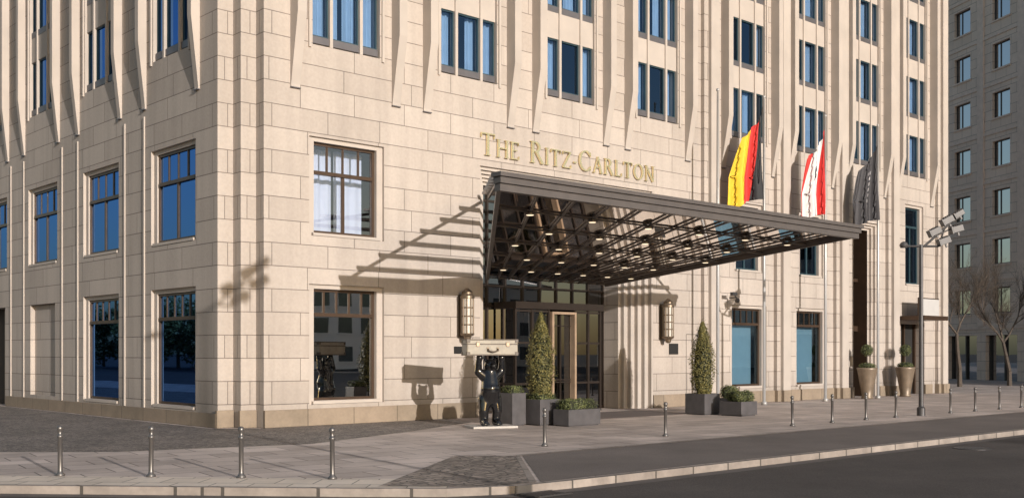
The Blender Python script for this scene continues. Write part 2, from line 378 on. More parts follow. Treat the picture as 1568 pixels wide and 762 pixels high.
# ---- left facade
holesL=[]
for k in range(8):
    c=2.7+5.1*k
    bay(LF,c+.1,holesL,gm=2,fp=.26,fw=.11)
    a0,a1=c-1.25,c+1.15
    holesL.append((a0-.2,a1+.2,5.10,7.90)); window(st,fm,gl,LF,a0,a1,5.2,7.78,2,top=4,low=2,tf=.34,mg=.2,depth=.26)
    if k in (0,1,4,5,6,7):
        holesL.append((a0-.2,a1+.2,.42,3.84)); window(st,fm,gl,LF,a0,a1,.52,3.72,2,top=5,low=1,tf=.23,depth=.26)
    elif k==2:
        holesL.append((a0,a1,.5,3.72)); reveal(st,LF,a0,a1,.5,3.72,0,.16); ring(st,LF,(a0,a1,.5,3.72),(0,0,0,0),.16)
    else:
        holesL.append((a0,a1,0,3.72)); reveal(st,LF,a0,a1,0,3.72,0,.5,0,False); fm.box(a0,a1,.45,.5,0,3.72,3,LF)
        fm.box((a0+a1)/2-.05,(a0+a1)/2+.05,.38,.44,0,3.72,0,LF)
    st.box(a1+.62,a1+.70,-.035,.02,.39,9.0,1,LF); st.box(a1+2.0,a1+2.08,-.035,.02,.39,9.0,1,LF)
wall(st,LF,0,LLEN,0,TOP,holesL)
st.box(.0,16.5,-.07,.02,-.02,.38,2,LF); st.box(19.2,LLEN,-.07,.02,-.02,.38,2,LF)
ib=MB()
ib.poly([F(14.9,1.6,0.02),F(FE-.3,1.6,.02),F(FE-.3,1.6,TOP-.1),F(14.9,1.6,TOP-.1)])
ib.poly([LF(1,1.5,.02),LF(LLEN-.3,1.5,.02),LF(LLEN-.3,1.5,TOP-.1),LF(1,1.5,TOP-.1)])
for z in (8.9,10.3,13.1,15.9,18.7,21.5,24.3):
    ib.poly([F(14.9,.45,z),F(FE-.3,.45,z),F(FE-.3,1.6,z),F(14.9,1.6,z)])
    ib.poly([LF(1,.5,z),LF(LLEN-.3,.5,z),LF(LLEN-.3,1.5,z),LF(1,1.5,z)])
WOOD=mat('pale_timber',(.30,.21,.14),.5,var=.15)
st.obj('stone_walls',[STONE,STONEP,PLINTH],hotel)
fm.obj('window_frames',[BRONZE,TEAL,GREYM,DARKIN,WOOD,BRONZED],hotel)
gl.obj('window_panes',GM,hotel,recalc=False)
cu.obj('curtains',[CURT,SHEER,BLIND],hotel,smooth=False,recalc=False)
ib.obj('room_backs',[DARKIN],hotel)

# ------------------------------------------------------------------ sign letters
def ribbon(mb,pts,ws,ox,oz,s,d0,d1):
    P=[Vector(p) for p in pts]; Lp=[];Rp=[]
    for i,p in enumerate(P):
        d=(P[min(i+1,len(P)-1)]-P[max(i-1,0)]).normalized(); n=Vector((-d.y,d.x)); w=(ws[i] if isinstance(ws,(list,tuple)) else ws)/2
        Lp.append(p+n*w); Rp.append(p-n*w)
    for i in range(len(P)-1):
        q=[Lp[i],Lp[i+1],Rp[i+1],Rp[i]]
        fr=[F(ox+a.x*s,d0,oz+a.y*s) for a in q]; bk=[F(ox+a.x*s,d1,oz+a.y*s) for a in q]
        mb.poly(fr); mb.poly([fr[0],fr[1],bk[1],bk[0]]); mb.poly([fr[2],fr[3],bk[3],bk[2]])
        if i==0: mb.poly([fr[0],fr[3],bk[3],bk[0]])
        if i==len(P)-2: mb.poly([fr[1],fr[2],bk[2],bk[1]])
TK,TN,SF=.125,.06,.035
def arc(cx,cy,rx,ry,a0,a1,n=14):
    P=[];W=[]
    for i in range(n+1):
        a=R(a0+(a1-a0)*i/n); P.append((cx+rx*math.cos(a),cy+ry*math.sin(a))); W.append(TN+(TK-TN)*abs(math.cos(a)))
    return P,W
def ser(x,y,w=.28): return ([(x-w/2,y),(x+w/2,y)],SF)
def stem(x): return [([(x,0),(x,1)],TK),ser(x,.017),ser(x,.983)]
GL={
'T':(.82,[([(.41,0),(.41,1)],TK),ser(.41,.017,.32),([(.02,.965),(.80,.965)],TN),([(.03,.99),(.03,.78)],SF),([(.79,.99),(.79,.78)],SF)]),
'H':(.9,stem(.14)+stem(.76)+[([(.14,.52),(.76,.52)],TN)]),
'E':(.66,stem(.14)+[([(.14,.965),(.6,.965)],TN),([(.14,.52),(.5,.52)],TN),([(.14,.03),(.63,.03)],TN),([(.6,.99),(.6,.8)],SF),([(.63,.0),(.63,.2)],SF)]),
'I':(.32,stem(.16)),
'L':(.64,stem(.14)+[([(.14,.03),(.6,.03)],TN),([(.61,.0),(.61,.22)],SF)]),
'Z':(.74,[([(.06,.965),(.68,.965)],TN),([(.66,.96),(.06,.04)],TK),([(.05,.03),(.70,.03)],TN),([(.06,.99),(.06,.8)],SF),([(.7,0),(.7,.2)],SF)]),
'N':(.92,[([(.14,0),(.14,1)],TN),([(.10,.97),(.78,.02)],TK),([(.78,0),(.78,1)],TN),ser(.14,.017),ser(.10,.983,.2),ser(.78,.983)]),
'A':(.88,[([(.12,0),(.45,1)],TN),([(.43,1),(.76,0)],TK),([(.22,.34),(.64,.34)],TN),ser(.12,.017,.24),ser(.76,.017,.28)]),
'-':(.36,[([(.05,.42),(.31,.42)],.08)]),
'O':(.95,[arc(.47,.5,.40,.47,0,360,28)]),
'C':(.86,[arc(.48,.5,.40,.47,40,320,24),([(.80,.93),(.80,.72)],SF),([(.80,.07),(.80,.26)],SF)]),
'R':(.82,stem(.14)+[arc(.30,.75,.26,.215,-90,90,12),([(.14,.965),(.32,.965)],TN),([(.14,.535),(.32,.535)],TN),([(.36,.54),(.74,.02)],TK),ser(.75,.017,.2)]),
}
txt=[('T',1),('H',0),('E',0),(' ',0),('R',1),('I',0),('T',0),('Z',0),('-',0),('C',1),('A',0),('R',0),('L',0),('T',0),('O',0),('N',0)]
HB,HS=.70,.56
tot=sum((.34 if c==' ' else GL[c][0]*(HB if b else HS)) for c,b in txt); gap=(8.27-tot)/(len(txt)-1)
sg=MB(); x=21.78
for c,b in txt:
    if c==' ': x+=.34+gap; continue
    s=HB if b else HS
    for i,(P,W) in enumerate(GL[c][1]): ribbon(sg,P,W,x,8.2,s,-.09-.0015*i,-.03)
    x+=GL[c][0]*s+gap
sg.obj('letter_sign',[GOLD],None)

# ------------------------------------------------------------------ canopy
can=empty('entrance_canopy',(0,0,0))
OLx,ORx,OYc=15.45,29.9,17.62; ILx,IRx,IYc=22.03,27.4,25.66
def cp(p,q,dz=0):
    xl=OLx+(ILx-OLx)*q; xr=ORx+(IRx-ORx)*q
    return (xl+(xr-xl)*p, OYc+(IYc-OYc)*q, 5.58-1.22*q+dz)
cm=MB(); cg=MB(); cl_=MB()
NC,NR=12,6
for i in range(NC+1):
    p=i/NC
    if 0<i<NC: cm.beam(cp(p,.02),cp(p,1),.05,.05)
for j in range(NR+1):
    q=j/NR
    if j>0: cm.beam(cp(0,q,.01),cp(1,q,.01),.05,.04)
cm.beam(cp(0,0,.0),cp(0,1,.0),.10,.14); cm.beam(cp(1,0,.0),cp(1,1,.0),.10,.14)
cg.poly([cp(0,0,.045),cp(1,0,.045),cp(1,1,.045),cp(0,1,.045)])
cm.box(OLx-.10,ORx+.10,OYc-.16,OYc+.02,5.50,5.66); cm.box(OLx-.14,ORx+.14,OYc-.22,OYc+.02,5.665,5.80); cm.box(OLx-.19,ORx+.19,OYc-.28,OYc+.04,5.805,5.90)
NS=7
for k in range(NS):
    q=(k+.7)/NS; xl=OLx+(ILx-OLx)*q; xr=ORx+(IRx-ORx)*q; y=OYc+(IYc-OYc)*q; z=5.84+1.15*q
    cm.box(xl-.1,xr+.1,y-.16,y+.16,z-.03,z+.05,1)
for p in (.0,1):
    a=cp(p,0); b=cp(p,1); cm.beam((a[0],a[1],5.74),(b[0],b[1]-.05,6.86),.06,.08)
for i in range(1,NC,1):
    for j in range(1,NR):
        if (i+j)%2==0:
            c=cp(i/NC,(j)/NR,-.05)
            cl_.lathe(c[0],c[1],[(.095,c[2]-.02),(.08,c[2]-.03)],16,1); cl_.lathe(c[0],c[1],[(.14,c[2]+.03),(.14,c[2]-.018)],16,0)
cm.obj('canopy_beams',[CANM,SLATM],can); cg.obj('canopy_glazing',[G_CAN],can,recalc=False); cl_.obj('downlights',[CANM,LIGHT],can)

# ------------------------------------------------------------------ wall lanterns
MILK=mat('milky_lantern_glass',(.42,.37,.31),.35,var=.08,coat=.3)
BRASS=mat('aged_brass',(.20,.15,.105),.4,.7,var=.15)
def lantern(x,name='wall_lantern'):
    e=empty(name,(x,YF-.32,0)); m=MB()
    m.lathe(0,0,[(.05,2.36),(.10,2.40),(.12,2.50),(.20,2.54),(.22,2.60)],20,0)
    m.lathe(0,0,[(.185,2.60),(.185,3.66)],20,1)
    m.lathe(0,0,[(.22,3.66),(.22,3.74),(.17,3.80),(.17,3.86),(.10,3.92),(.04,3.98)],20,0)
    for z in (2.86,3.12,3.38): m.lathe(0,0,[(.198,z-.02),(.208,z),(.198,z+.02)],20,0)
    for i in range(10):
        a=2*math.pi*i/10+.2; cx,cy=.197*math.cos(a),.197*math.sin(a); m.tube((cx,cy,2.6),(cx,cy,3.66),.017,seg=6)
    for z in (2.56,3.7): m.box(-.06,.06,.1,.32,z-.04,z+.04)
    m.box(-.1,.1,.29,.32,2.5,3.8)
    m.obj('lantern_body',[BRASS,MILK],e,smooth=False,bevel=.004)
lantern(21.02); lantern(30.52)

# ------------------------------------------------------------------ bollards
def bollard(x,y,z=0):
    m=MB()
    m.lathe(0,0,[(.075,0),(.075,.03),(.045,.06),(.038,.10),(.038,.62),(.05,.63),(.05,.66),(.036,.67),(.036,.74),(.048,.755),(.050,.78),(.042,.81),(.02,.825)],16)
    o=m.obj('bollard',[STEEL]); o.location=(x,y,z); o.rotation_euler=(R(random.uniform(-.8,.8)),R(random.uniform(-.8,.8)),0)
    for p in o.data.polygons: p.use_smooth=True
    return o
for x,y in ((6.26,17.97),(7.3,16.85),(8.32,15.75),(9.31,14.62),(5.1,19.2),(16.0,16.75),(20.06,16.8),(25.5,16.85),(27.5,16.85),(29.4,16.88),(31.2,16.9),(34.8,16.9),(36.6,16.9),(38.5,16.9),(40.3,16.9)):
    bollard(x,y)

# ------------------------------------------------------------------ ground
def groundmat(name,c,var,patch):
    m,nt,b=newmat(name); L=nt.links; geo=N(nt,'ShaderNodeNewGeometry')
    n1=N(nt,'ShaderNodeTexNoise'); n1.inputs['Scale'].default_value=.35; n1.inputs['Detail'].default_value=8; n1.inputs['Roughness'].default_value=.65
    n2=N(nt,'ShaderNodeTexNoise'); n2.inputs['Scale'].default_value=45; n2.inputs['Detail'].default_value=4
    for n in (n1,n2): L.new(geo.outputs['Position'],n.inputs['Vector'])
    a=N(nt,'ShaderNodeMapRange'); a.inputs[1].default_value=.3;a.inputs[2].default_value=.7;a.inputs[3].default_value=1-patch;a.inputs[4].default_value=1+patch; L.new(n1.outputs['Fac'],a.inputs[0])
    d=N(nt,'ShaderNodeMapRange'); d.inputs[1].default_value=.3;d.inputs[2].default_value=.7;d.inputs[3].default_value=1-var;d.inputs[4].default_value=1+var; L.new(n2.outputs['Fac'],d.inputs[0])
    mu=N(nt,'ShaderNodeMath',operation='MULTIPLY'); L.new(a.outputs[0],mu.inputs[0]); L.new(d.outputs[0],mu.inputs[1])
    vm=N(nt,'ShaderNodeVectorMath',operation='SCALE'); vm.inputs[0].default_value=c; L.new(mu.outputs[0],vm.inputs['Scale']); L.new(vm.outputs[0],b.inputs['Base Color']); b.inputs['Roughness'].default_value=.85; b.inputs['Specular IOR Level'].default_value=.3
    bp=N(nt,'ShaderNodeBump'); bp.inputs['Strength'].default_value=.6; bp.inputs['Distance'].default_value=.012; L.new(n2.outputs['Fac'],bp.inputs['Height']); L.new(bp.outputs[0],b.inputs['Normal'])
    return m
ASPH=groundmat('asphalt',(.075,.064,.058),.3,.25)
ASPH2=groundmat('drive_asphalt',(.16,.135,.12),.25,.22)
SLAB=brickmat('granite_paving',(.54,.455,.405),(.40,.335,.295),(.13,.11,.10),1.15,.75,.014,wall=False,rot=R(8),stain=.24,stainscale=.6,rough=.7)
SLABL=brickmat('light_paving_band',(.70,.60,.50),(.60,.51,.42),(.22,.19,.16),.6,.6,.012,wall=False,rot=R(46),stain=.12,stainscale=.8)
COB=cobblemat('mosaic_cobbles',(.14,.118,.104),(.29,.245,.21),11)
COB2=cobblemat('corner_cobbles',(.15,.125,.105),(.33,.27,.225),6)
KERB=brickmat('granite_kerb',(.31,.265,.23),(.25,.212,.184),(.08,.07,.06),1.0,3.0,.02,wall=False,stain=.25,stainscale=2)
g=MB(); g.poly([(-1500,-1500,-.12),(1500,-1500,-.12),(1500,1500,-.12),(-1500,1500,-.12)]); g.obj('road_asphalt_ground',[ASPH])
kerbline=[(-6,200),(-4.5,40),(-1.2,25),(1.6,20.9),(5.1,17.3),(8.9,13.35),(9.9,12.45),(10.9,12.02),(12,11.95),(200,11.95)]
pav=MB(); pav.prism(kerbline+[(200,200)],-.3,0.0); pav.obj('pavement',[SLAB])
def offs(line,d):
    out=[]
    for i,p in enumerate(line):
        a=Vector(line[max(i-1,0)]); b=Vector(line[min(i+1,len(line)-1)]); t=(b-a).normalized(); n=Vector((-t.y,t.x)); out.append((p[0]+n.x*d,p[1]+n.y*d))
    return out
def strip(name,line,d0,d1,z,mt,z0=None):
    A=offs(line,d0); B=offs(line,d1); m=MB()
    for i in range(len(line)-1):
        m.poly([(*A[i],z),(*A[i+1],z),(*B[i+1],z),(*B[i],z)])
        if z0 is not None: m.poly([(*A[i],z0),(*A[i+1],z0),(*A[i+1],z),(*A[i],z)])
    return m.obj(name,[mt])
strip('kerb',kerbline,-.02,.13,.006,KERB,-.12)
strip('gutter_strip',kerbline,-.34,-.025,-.115,mat('gutter_stone',(.11,.094,.085),.8,var=.25,scale=2))
strip('light_paving_band',kerbline[3:7],.14,1.25,.004,SLABL)
m=MB(); m.poly([(*p,.008) for p in [(9.3,13.35),(9.9,12.75),(10.7,12.22),(11.35,12.15),(14.05,15.55),(13.2,16.35)]]); m.obj('cobble_corner',[COB2])
m=MB(); m.poly([(*p,.004) for p in [(11.5,12.13),(200,12.13),(200,15.5),(14.2,15.5)]]); m.obj('driveway_asphalt',[ASPH2])
strip('driveway_kerb',[(11.42,12.13),(14.15,15.52),(200,15.52)],0,.12,.010,KERB)
m=MB(); m.poly([(*p,.004) for p in [(13.1,26.5),(14.2,25.7),(20.4,25.7),(20.0,24.0),(16.5,22.2),(12.6,20.6),(8.6,21.6),(3.6,26),(2.0,33),(1.5,70),(12.5,70)]]); m.obj('mosaic_cobble_strip',[COB])
MATM=mat('entrance_mat',(.12,.095,.085),.95,var=.15,scale=30)
m=MB(); m.box(23.6,28.2,22.4,25.0,.002,.014); m.obj('entrance_mat',[MATM])
m=MB(); m.lathe(23.6,10.95,[(.40,-.119),(.40,-.108),(.36,-.106)],28,0); 
for i in range(-3,4): m.box(23.6-.25,23.6+.25,10.95+i*.08-.02,10.95+i*.08+.02,-.106,-.100)
m.obj('manhole_cover',[DSTEEL])
m=MB(); m.box(10.75,11.45,11.45,11.85,-.112,-.106,0)
for i in range(9): m.box(10.78+.075*i,10.82+.075*i,11.47,11.83,-.106,-.092,0)
m.box(10.72,11.48,11.42,11.45,-.112,-.090); m.box(10.72,11.48,11.85,11.88,-.112,-.090)
m.obj('drain_grate',[DSTEEL])

# ------------------------------------------------------------------ foliage
def leafmat(name,c1,c2):
    m,nt,b=newmat(name); L=nt.links; geo=N(nt,'ShaderNodeNewGeometry'); no=N(nt,'ShaderNodeTexNoise'); no.inputs['Scale'].default_value=9; no.inputs['Detail'].default_value=4
    L.new(geo.outputs['Position'],no.inputs['Vector']); cr=N(nt,'ShaderNodeValToRGB'); cr.color_ramp.elements[0].position=.35; cr.color_ramp.elements[1].position=.68
    cr.color_ramp.elements[0].color=(*c1,1); cr.color_ramp.elements[1].color=(*c2,1); L.new(no.outputs['Fac'],cr.inputs['Fac']); L.new(cr.outputs[0],b.inputs['Base Color']); b.inputs['Roughness'].default_value=.6
    return m
LEAF=leafmat('conifer_leaf',(.07,.072,.022),(.24,.20,.06)); LEAF2=leafmat('boxwood_leaf',(.045,.06,.02),(.16,.17,.055)); BARK=mat('bark',(.085,.065,.05),.9,var=.3,scale=8,bump=.6)
def leaves(mb,n,fn,size,m=0):
    for _ in range(n):
        p,nrm=fn(); p=Vector(p); nrm=Vector(nrm)+Vector((random.gauss(0,.5),random.gauss(0,.5),random.gauss(0,.5))); nrm.normalize()
        a=nrm.orthogonal().normalized(); b=nrm.cross(a); t=random.uniform(0,6.28); u=a*math.cos(t)+b*math.sin(t); w=nrm.cross(u)
        s=size*random.uniform(.6,1.4)
        mb.poly([p-u*s,p+w*s*.5,p+u*s,p-w*s*.5],m)
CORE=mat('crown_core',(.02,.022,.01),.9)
def column_tree(e,z0,z1,r):
    m=MB()
    m.tube((0,0,z0-.1),(0,0,z0+.5),.05,.04)
    def rad(t): return r*min(1,(.62+t*1.9))*(1-max(0,(t-.45)/.55)**1.7*.93)
    ph=[random.uniform(0,6.28) for _ in range(4)]
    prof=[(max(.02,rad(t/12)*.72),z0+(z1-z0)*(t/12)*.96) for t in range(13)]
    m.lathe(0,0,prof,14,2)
    def fn():
        t=random.random()**1.15; a=random.uniform(0,6.28)
        k=1+.10*math.sin(3*a+ph[0]+t*9)+.10*math.sin(5*a+ph[1]-t*17)+.07*math.sin(23*t+ph[2]+a)
        rr=rad(t)*k*random.uniform(.72,1.08)
        return (rr*math.cos(a),rr*math.sin(a),z0+(z1-z0)*t),(math.cos(a),math.sin(a),.7)
    leaves(m,7000,fn,.027,1)
    for _ in range(80):
        t=random.random(); a=random.uniform(0,6.28); rr=rad(t)*1.04
        c=Vector((rr*math.cos(a),rr*math.sin(a),z0+(z1-z0)*t))
        leaves(m,8,lambda:(c+Vector((random.gauss(0,.03),random.gauss(0,.03),abs(random.gauss(0,.07)))),(math.cos(a),math.sin(a),1)),.022,1)
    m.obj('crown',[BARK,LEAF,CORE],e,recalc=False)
def shrub(e,cx,cy,cz,rx,ry,rz,n=1500,box=False,size=.022):
    m=MB()
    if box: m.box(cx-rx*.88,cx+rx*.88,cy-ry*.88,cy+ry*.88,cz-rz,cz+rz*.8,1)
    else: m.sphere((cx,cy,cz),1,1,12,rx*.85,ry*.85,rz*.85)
    def fn():
        v=Vector((random.gauss(0,1),random.gauss(0,1),random.gauss(0,1))).normalized()
        if box:
            k=max(abs(v.x),abs(v.y),abs(v.z)); w=v/k; w=Vector((w.x,w.y,max(w.z,-.9)))*random.uniform(.9,1.07)
            w.z+= .18*math.sin(w.x*7+cx)*math.cos(w.y*5)
        else: w=v*random.uniform(.85,1.08)
        return (cx+w.x*rx,cy+w.y*ry,cz+w.z*rz),v
    leaves(m,n,fn,size,0)
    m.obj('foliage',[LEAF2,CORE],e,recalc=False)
PLM=mat('slate_planter',(.075,.069,.071),.55,var=.18,scale=4)
SOIL=mat('soil',(.03,.022,.016),.95)
def planter(x,y,wx,wy,h,rz=0):
    e=empty('planter_box',(x,y,0),rz); m=MB()
    a,b=wx/2,wy/2; t=.05
    m.box(-a,a,-b,-b+t,0.03,h); m.box(-a,a,b-t,b,.03,h); m.box(-a,-a+t,-b+t,b-t,.03,h-.0015); m.box(a-t,a,-b+t,b-t,.03,h-.0015)
    m.box(-a+t,a-t,-b+t,b-t,.03,h-.07,1); m.box(-a+.04,a-.04,-b+.04,b-.04,.0,.03,0)
    m.obj('planter_shell',[PLM,SOIL],e,bevel=.006); return e
e=planter(20.72,21.85,.76,.76,.72); column_tree(e,.68,3.08,.37); shrub(e,0,0,.74,.33,.33,.13,1200,True)
e=planter(21.25,20.95,1.25,.6,.46); shrub(e,0,0,.56,.56,.25,.16,2200,True)
e=planter(19.95,22.15,.5,.5,.90); shrub(e,0,0,.96,.22,.22,.12,900,True)
e=planter(28.2,22.05,.80,.80,.68); column_tree(e,.64,3.02,.38)
e=planter(28.5,20.85,.85,.85,.46)
for cx,cy,r in ((-.22,-.2,.22),(.2,-.18,.24),(0,.2,.24)): shrub(e,cx,cy,.60,r,r,r*.9,900)
e=planter(29.5,21.9,.7,.7,.5)
for cx,cy,r in ((-.15,0,.26),(.18,.05,.22)): shrub(e,cx,cy,.68,r,r,r,800)
URN=mat('bronze_urn',(.20,.15,.105),.45,.3,var=.2,scale=3)
for x,y in ((43.2,24.75),(46.55,24.75)):
    e=empty('urn_planter',(x,y,0)); m=MB()
    m.lathe(0,0,[(.24,0),(.25,.06),(.22,.10),(.28,.45),(.37,.95),(.42,1.25),(.45,1.33),(.42,1.36),(.36,1.33),(.34,1.25)],24); m.obj('urn',[URN],e,smooth=True)
    m=MB(); m.tube((0,0,1.2),(0,0,2.0),.03,.025); m.obj('stem',[BARK],e)
    shrub(e,0,0,2.12,.26,.26,.26,1300); shrub(e,0,0,1.42,.36,.36,.16,1000)

# ------------------------------------------------------------------ bear statue
BLK=mat('glossy_black',(.008,.008,.009),.10,var=.05,coat=.8)
bear=empty('bear_statue',(18.93,21.95,0),R(-22))
m=MB()
def cap(p,r0,q,r1,n=7,sy=1):
    p=Vector(p); q=Vector(q)
    for i in range(n+1):
        t=i/n; c=p.lerp(q,t); m.sphere(c,r0+(r1-r0)*t,0,14,1,sy,1)
for s in (-1,1):
    cap((s*.18,-.19,.14),.085,(s*.17,.0,.16),.12)
    cap((s*.17,.0,.16),.12,(s*.19,-.05,.46),.14); cap((s*.19,-.05,.46),.14,(s*.14,.02,.76),.20)
    cap((s*.17,0,1.38),.15,(s*.33,.0,1.50),.115); cap((s*.33,0,1.50),.11,(s*.33,-.04,1.78),.09); m.sphere((s*.31,-.06,1.87),.10,0,12)
    m.sphere((s*.13,.0,1.82),.055,0,12)
    for k in (-1,0,1): m.sphere((s*.18+k*.055,-.26,.10),.04,0,8)
cap((0,.03,.80),.27,(0,-.06,1.02),.28); cap((0,-.06,1.02),.27,(0,.0,1.34),.23); cap((0,0,1.34),.22,(0,-.03,1.52),.16)
cap((0,-.03,1.66),.18,(0,-.09,1.67),.16); cap((0,-.14,1.65),.10,(0,-.32,1.66),.06); m.sphere((0,.29,.84),.07,0,10)
o=m.obj('bear_body',[BLK],bear,smooth=True)
rm=o.modifiers.new('r','REMESH'); rm.mode='VOXEL'; rm.voxel_size=.02; rm.use_smooth_shade=True
sm=o.modifiers.new('s','SMOOTH'); sm.iterations=5; sm.factor=.5
m=MB(); m.prism([(-.62,-.5),(.62,-.5),(.62,.45),(-.62,.45)],0.005,.06); m.obj('base_plate',[mat('pale_base',(.42,.385,.35),.6)],bear,bevel=.01)
CASE=mat('cream_leather',(.28,.242,.185),.5,var=.14,scale=6); CTR=mat('case_trim',(.09,.065,.045),.5)
m=MB(); m.box(-.72,.72,-.24,.24,1.94,2.36,0); m.obj('suitcase_shell',[CASE],bear,bevel=.03)
m=MB()
for x in (-.72,.72):
    for y in (-.24,.24):
        for z in (1.94,2.36):
            sx,sy,sz=(1 if x>0 else -1),(1 if y>0 else -1),(1 if z>2 else -1)
            m.box(min(x+sx*.01,x-sx*.09),max(x+sx*.01,x-sx*.09),min(y+sy*.01,y-sy*.09),max(y+sy*.01,y-sy*.09),min(z+sz*.01,z-sz*.09),max(z+sz*.01,z-sz*.09),0)
m.box(-.728,.728,-.248,.248,2.22,2.25,0); m.box(-.726,.726,-.246,.246,2.338,2.368,0); m.box(-.726,.726,-.246,.246,1.932,1.962,0)
for x in (-.42,.42): m.box(x-.05,x+.05,-.27,-.245,2.17,2.29,1)
P=[(-.14,-.25,2.12),(-.13,-.31,2.06),(0,-.33,2.03),(.13,-.31,2.06),(.14,-.25,2.12)]
for i in range(4): m.tube(P[i],P[i+1],.022,seg=8)
m.box(-.17,-.11,-.265,-.245,2.09,2.15,1); m.box(.11,.17,-.265,-.245,2.09,2.15,1)
m.obj('suitcase_trim',[CTR,BRASS],bear,bevel=.008)

# ------------------------------------------------------------------ flags
POLE=mat('flagpole_paint',(.40,.385,.37),.35,.3,var=.04)
def flagpole(x,y,h,name='flagpole'):
    m=MB(); m.lathe(0,0,[(.11,0),(.11,.12),(.06,.14),(.058,h*.6),(.035,h),(.06,h+.02),(.06,h+.08),(.02,h+.12)],14); o=m.obj(name,[POLE],None,smooth=True); o.location=(x,y,0); return o
def flag(pole,ztop,L_,W,bands,mats,tilt=1.1,seed=0,emblem=None):
    rnd=random.Random(seed); m=MB(); NA,NB=40,60
    ph=rnd.uniform(0,6)
    def P(c,l):
        top=ztop-1.15*tilt*c**.8; bot=ztop-L_+.30*c*math.sin(2+c*2)+.30*(1-c)
        z=top+(bot-top)*l
        w=W*(.12+.88*min(1,(ztop-z)/L_*1.4)**.75)
        xx=-.06-w*c*(1-.10*math.sin(l*3)) + .04*math.sin(c*15+ph+l*2)
        yy=.15*math.sin(c*12+ph+l*2.3)*(.3+.7*l)+.04*math.sin(c*25+l*4)
        return (xx*.82-yy*.1, -xx*.35+yy, z)
    for i in range(NA):
        for j in range(NB):
            c=(i+.5)/NA; l=(j+.5)/NB
            mi=0
            for k,b in enumerate(bands):
                if c>=b: mi=k
            if emblem and emblem(c,l): mi=len(bands)
            m.poly([P(i/NA,j/NB),P((i+1)/NA,j/NB),P((i+1)/NA,(j+1)/NB),P(i/NA,(j+1)/NB)],mi)
    o=m.obj('flag_cloth',mats,pole,smooth=True)
    bm=bmesh.new(); bm.from_mesh(o.data); bmesh.ops.remove_doubles(bm,verts=bm.verts,dist=1e-5); bm.to_mesh(o.data); bm.free()
    return o
FB=mat('flag_black',(.012,.012,.014),.7); FRD=mat('flag_red',(.55,.02,.015),.7,var=.05); FG=mat('flag_gold',(.75,.48,.02),.7,var=.05); FW=mat('flag_white',(.7,.68,.66),.7,var=.03)
FD=mat('flag_charcoal',(.045,.042,.046),.7); FT=mat('flag_lettering',(.35,.33,.33),.7)
flagpole(32.1,24.4,11.6)
p1=flagpole(35.0,24.4,11.8); p2=flagpole(39.3,24.4,11.7); p3=flagpole(43.5,24.4,11.9)
flag(p1,11.5,3.9,1.65,[0,.36,.66],[FB,FRD,FG],seed=1)
flag(p2,11.2,3.8,1.5,[0,.22,.76],[FRD,FW,FRD,FB],seed=5,emblem=lambda c,l: .40<c<.60 and .30<l<.46 and (math.sin(c*60)+math.cos(l*70))>-.7)
flag(p3,11.3,3.8,1.55,[0],[FD,FT],seed=9,tilt=1.2,emblem=lambda c,l: .36<c<.52 and .25<l<.9 and math.sin(l*75)>.1 and math.sin(c*90)>-.5)

# ------------------------------------------------------------------ street lamps with cameras
FLH=mat('floodlight_housing',(.10,.094,.092),.5,.3)
def lampmast(x,y,h,rz):
    e=empty('street_lamp',(x,y,0),rz); m=MB()
    m.lathe(0,0,[(.13,0),(.13,.25),(.075,.30),(.065,h*.7),(.055,h)],16)
    m.tube((-.6,0,h-.05),(.55,0,h-.05),.035); m.tube((.1,0,h-.05),(1.0,0,h+.75),.04); m.tube((.55,0,h-.05),(.75,0,h+.5),.025)
    m.obj('pole',[DSTEEL],e)
    m=MB()
    m.lathe(-.55,0,[(.10,h-.10),(.14,h-.02),(.10,h+.06),(.03,h+.1)],14)
    def head(cx,cz,a,w=.34,hh=.2):
        c,s=math.cos(a),math.sin(a)
        def fr(u,v,z_): return (cx+u*c-z_*s, v, cz+u*s+z_*c)
        m.box(-w/2,w/2,-.12,.12,-hh/2,hh/2,0,fr); m.box(-w/2-.05,-w/2,-.14,.14,-hh/2-.02,hh/2+.02,0,fr); m.box(-.03,.03,-.03,.03,-hh/2-.12,-hh/2,0,fr)
        for k in range(4): m.box(-w/2+.06+k*.07,-w/2+.08+k*.07,-.11,.11,hh/2,hh/2+.04,0,fr)
    head(.45,h+.42,R(25)); head(.75,h+.12,R(20)); head(.85,h+.78,R(28)); head(1.15,h+.50,R(15)); head(1.2,h+.98,R(30),.3,.16)
    m.tube((.4,0,h+.25),(1.2,0,h+.62),.025); m.tube((.8,0,h+.6),(1.25,0,h+.9),.025)
    m.obj('floodlights',[FLH],e,bevel=.008)
    return e
lampmast(32.7,16.85,5.45,R(-42))
lampmast(8.9,.4,8.9,R(-20))

m=MB(); m.tube((34.45,YF-.12,4.15),(34.45,YF-.5,4.15),.025); m.tube((34.45,YF-.45,4.15),(34.2,YF-.5,4.3),.02); m.sphere((34.45,YF-.5,4.03),.10)
m.box(34.05,34.35,YF-.58,YF-.46,4.22,4.34); m.obj('security_camera',[DSTEEL])
m=MB(); m.box(47.75,50.1,YF-1.3,YF-.1,3.55,3.75,1); m.box(48.0,49.9,YF-.95,YF-.85,3.75,4.55,0); m.box(47.95,49.95,YF-.93,YF-.87,3.72,4.6,1); m.obj('shop_sign',[WHITEM,BRONZE])
m=MB(); m.box(42.95,43.15,YF-.34,YF-.31,1.4,1.85); m.obj('wall_plaque',[BRASS])

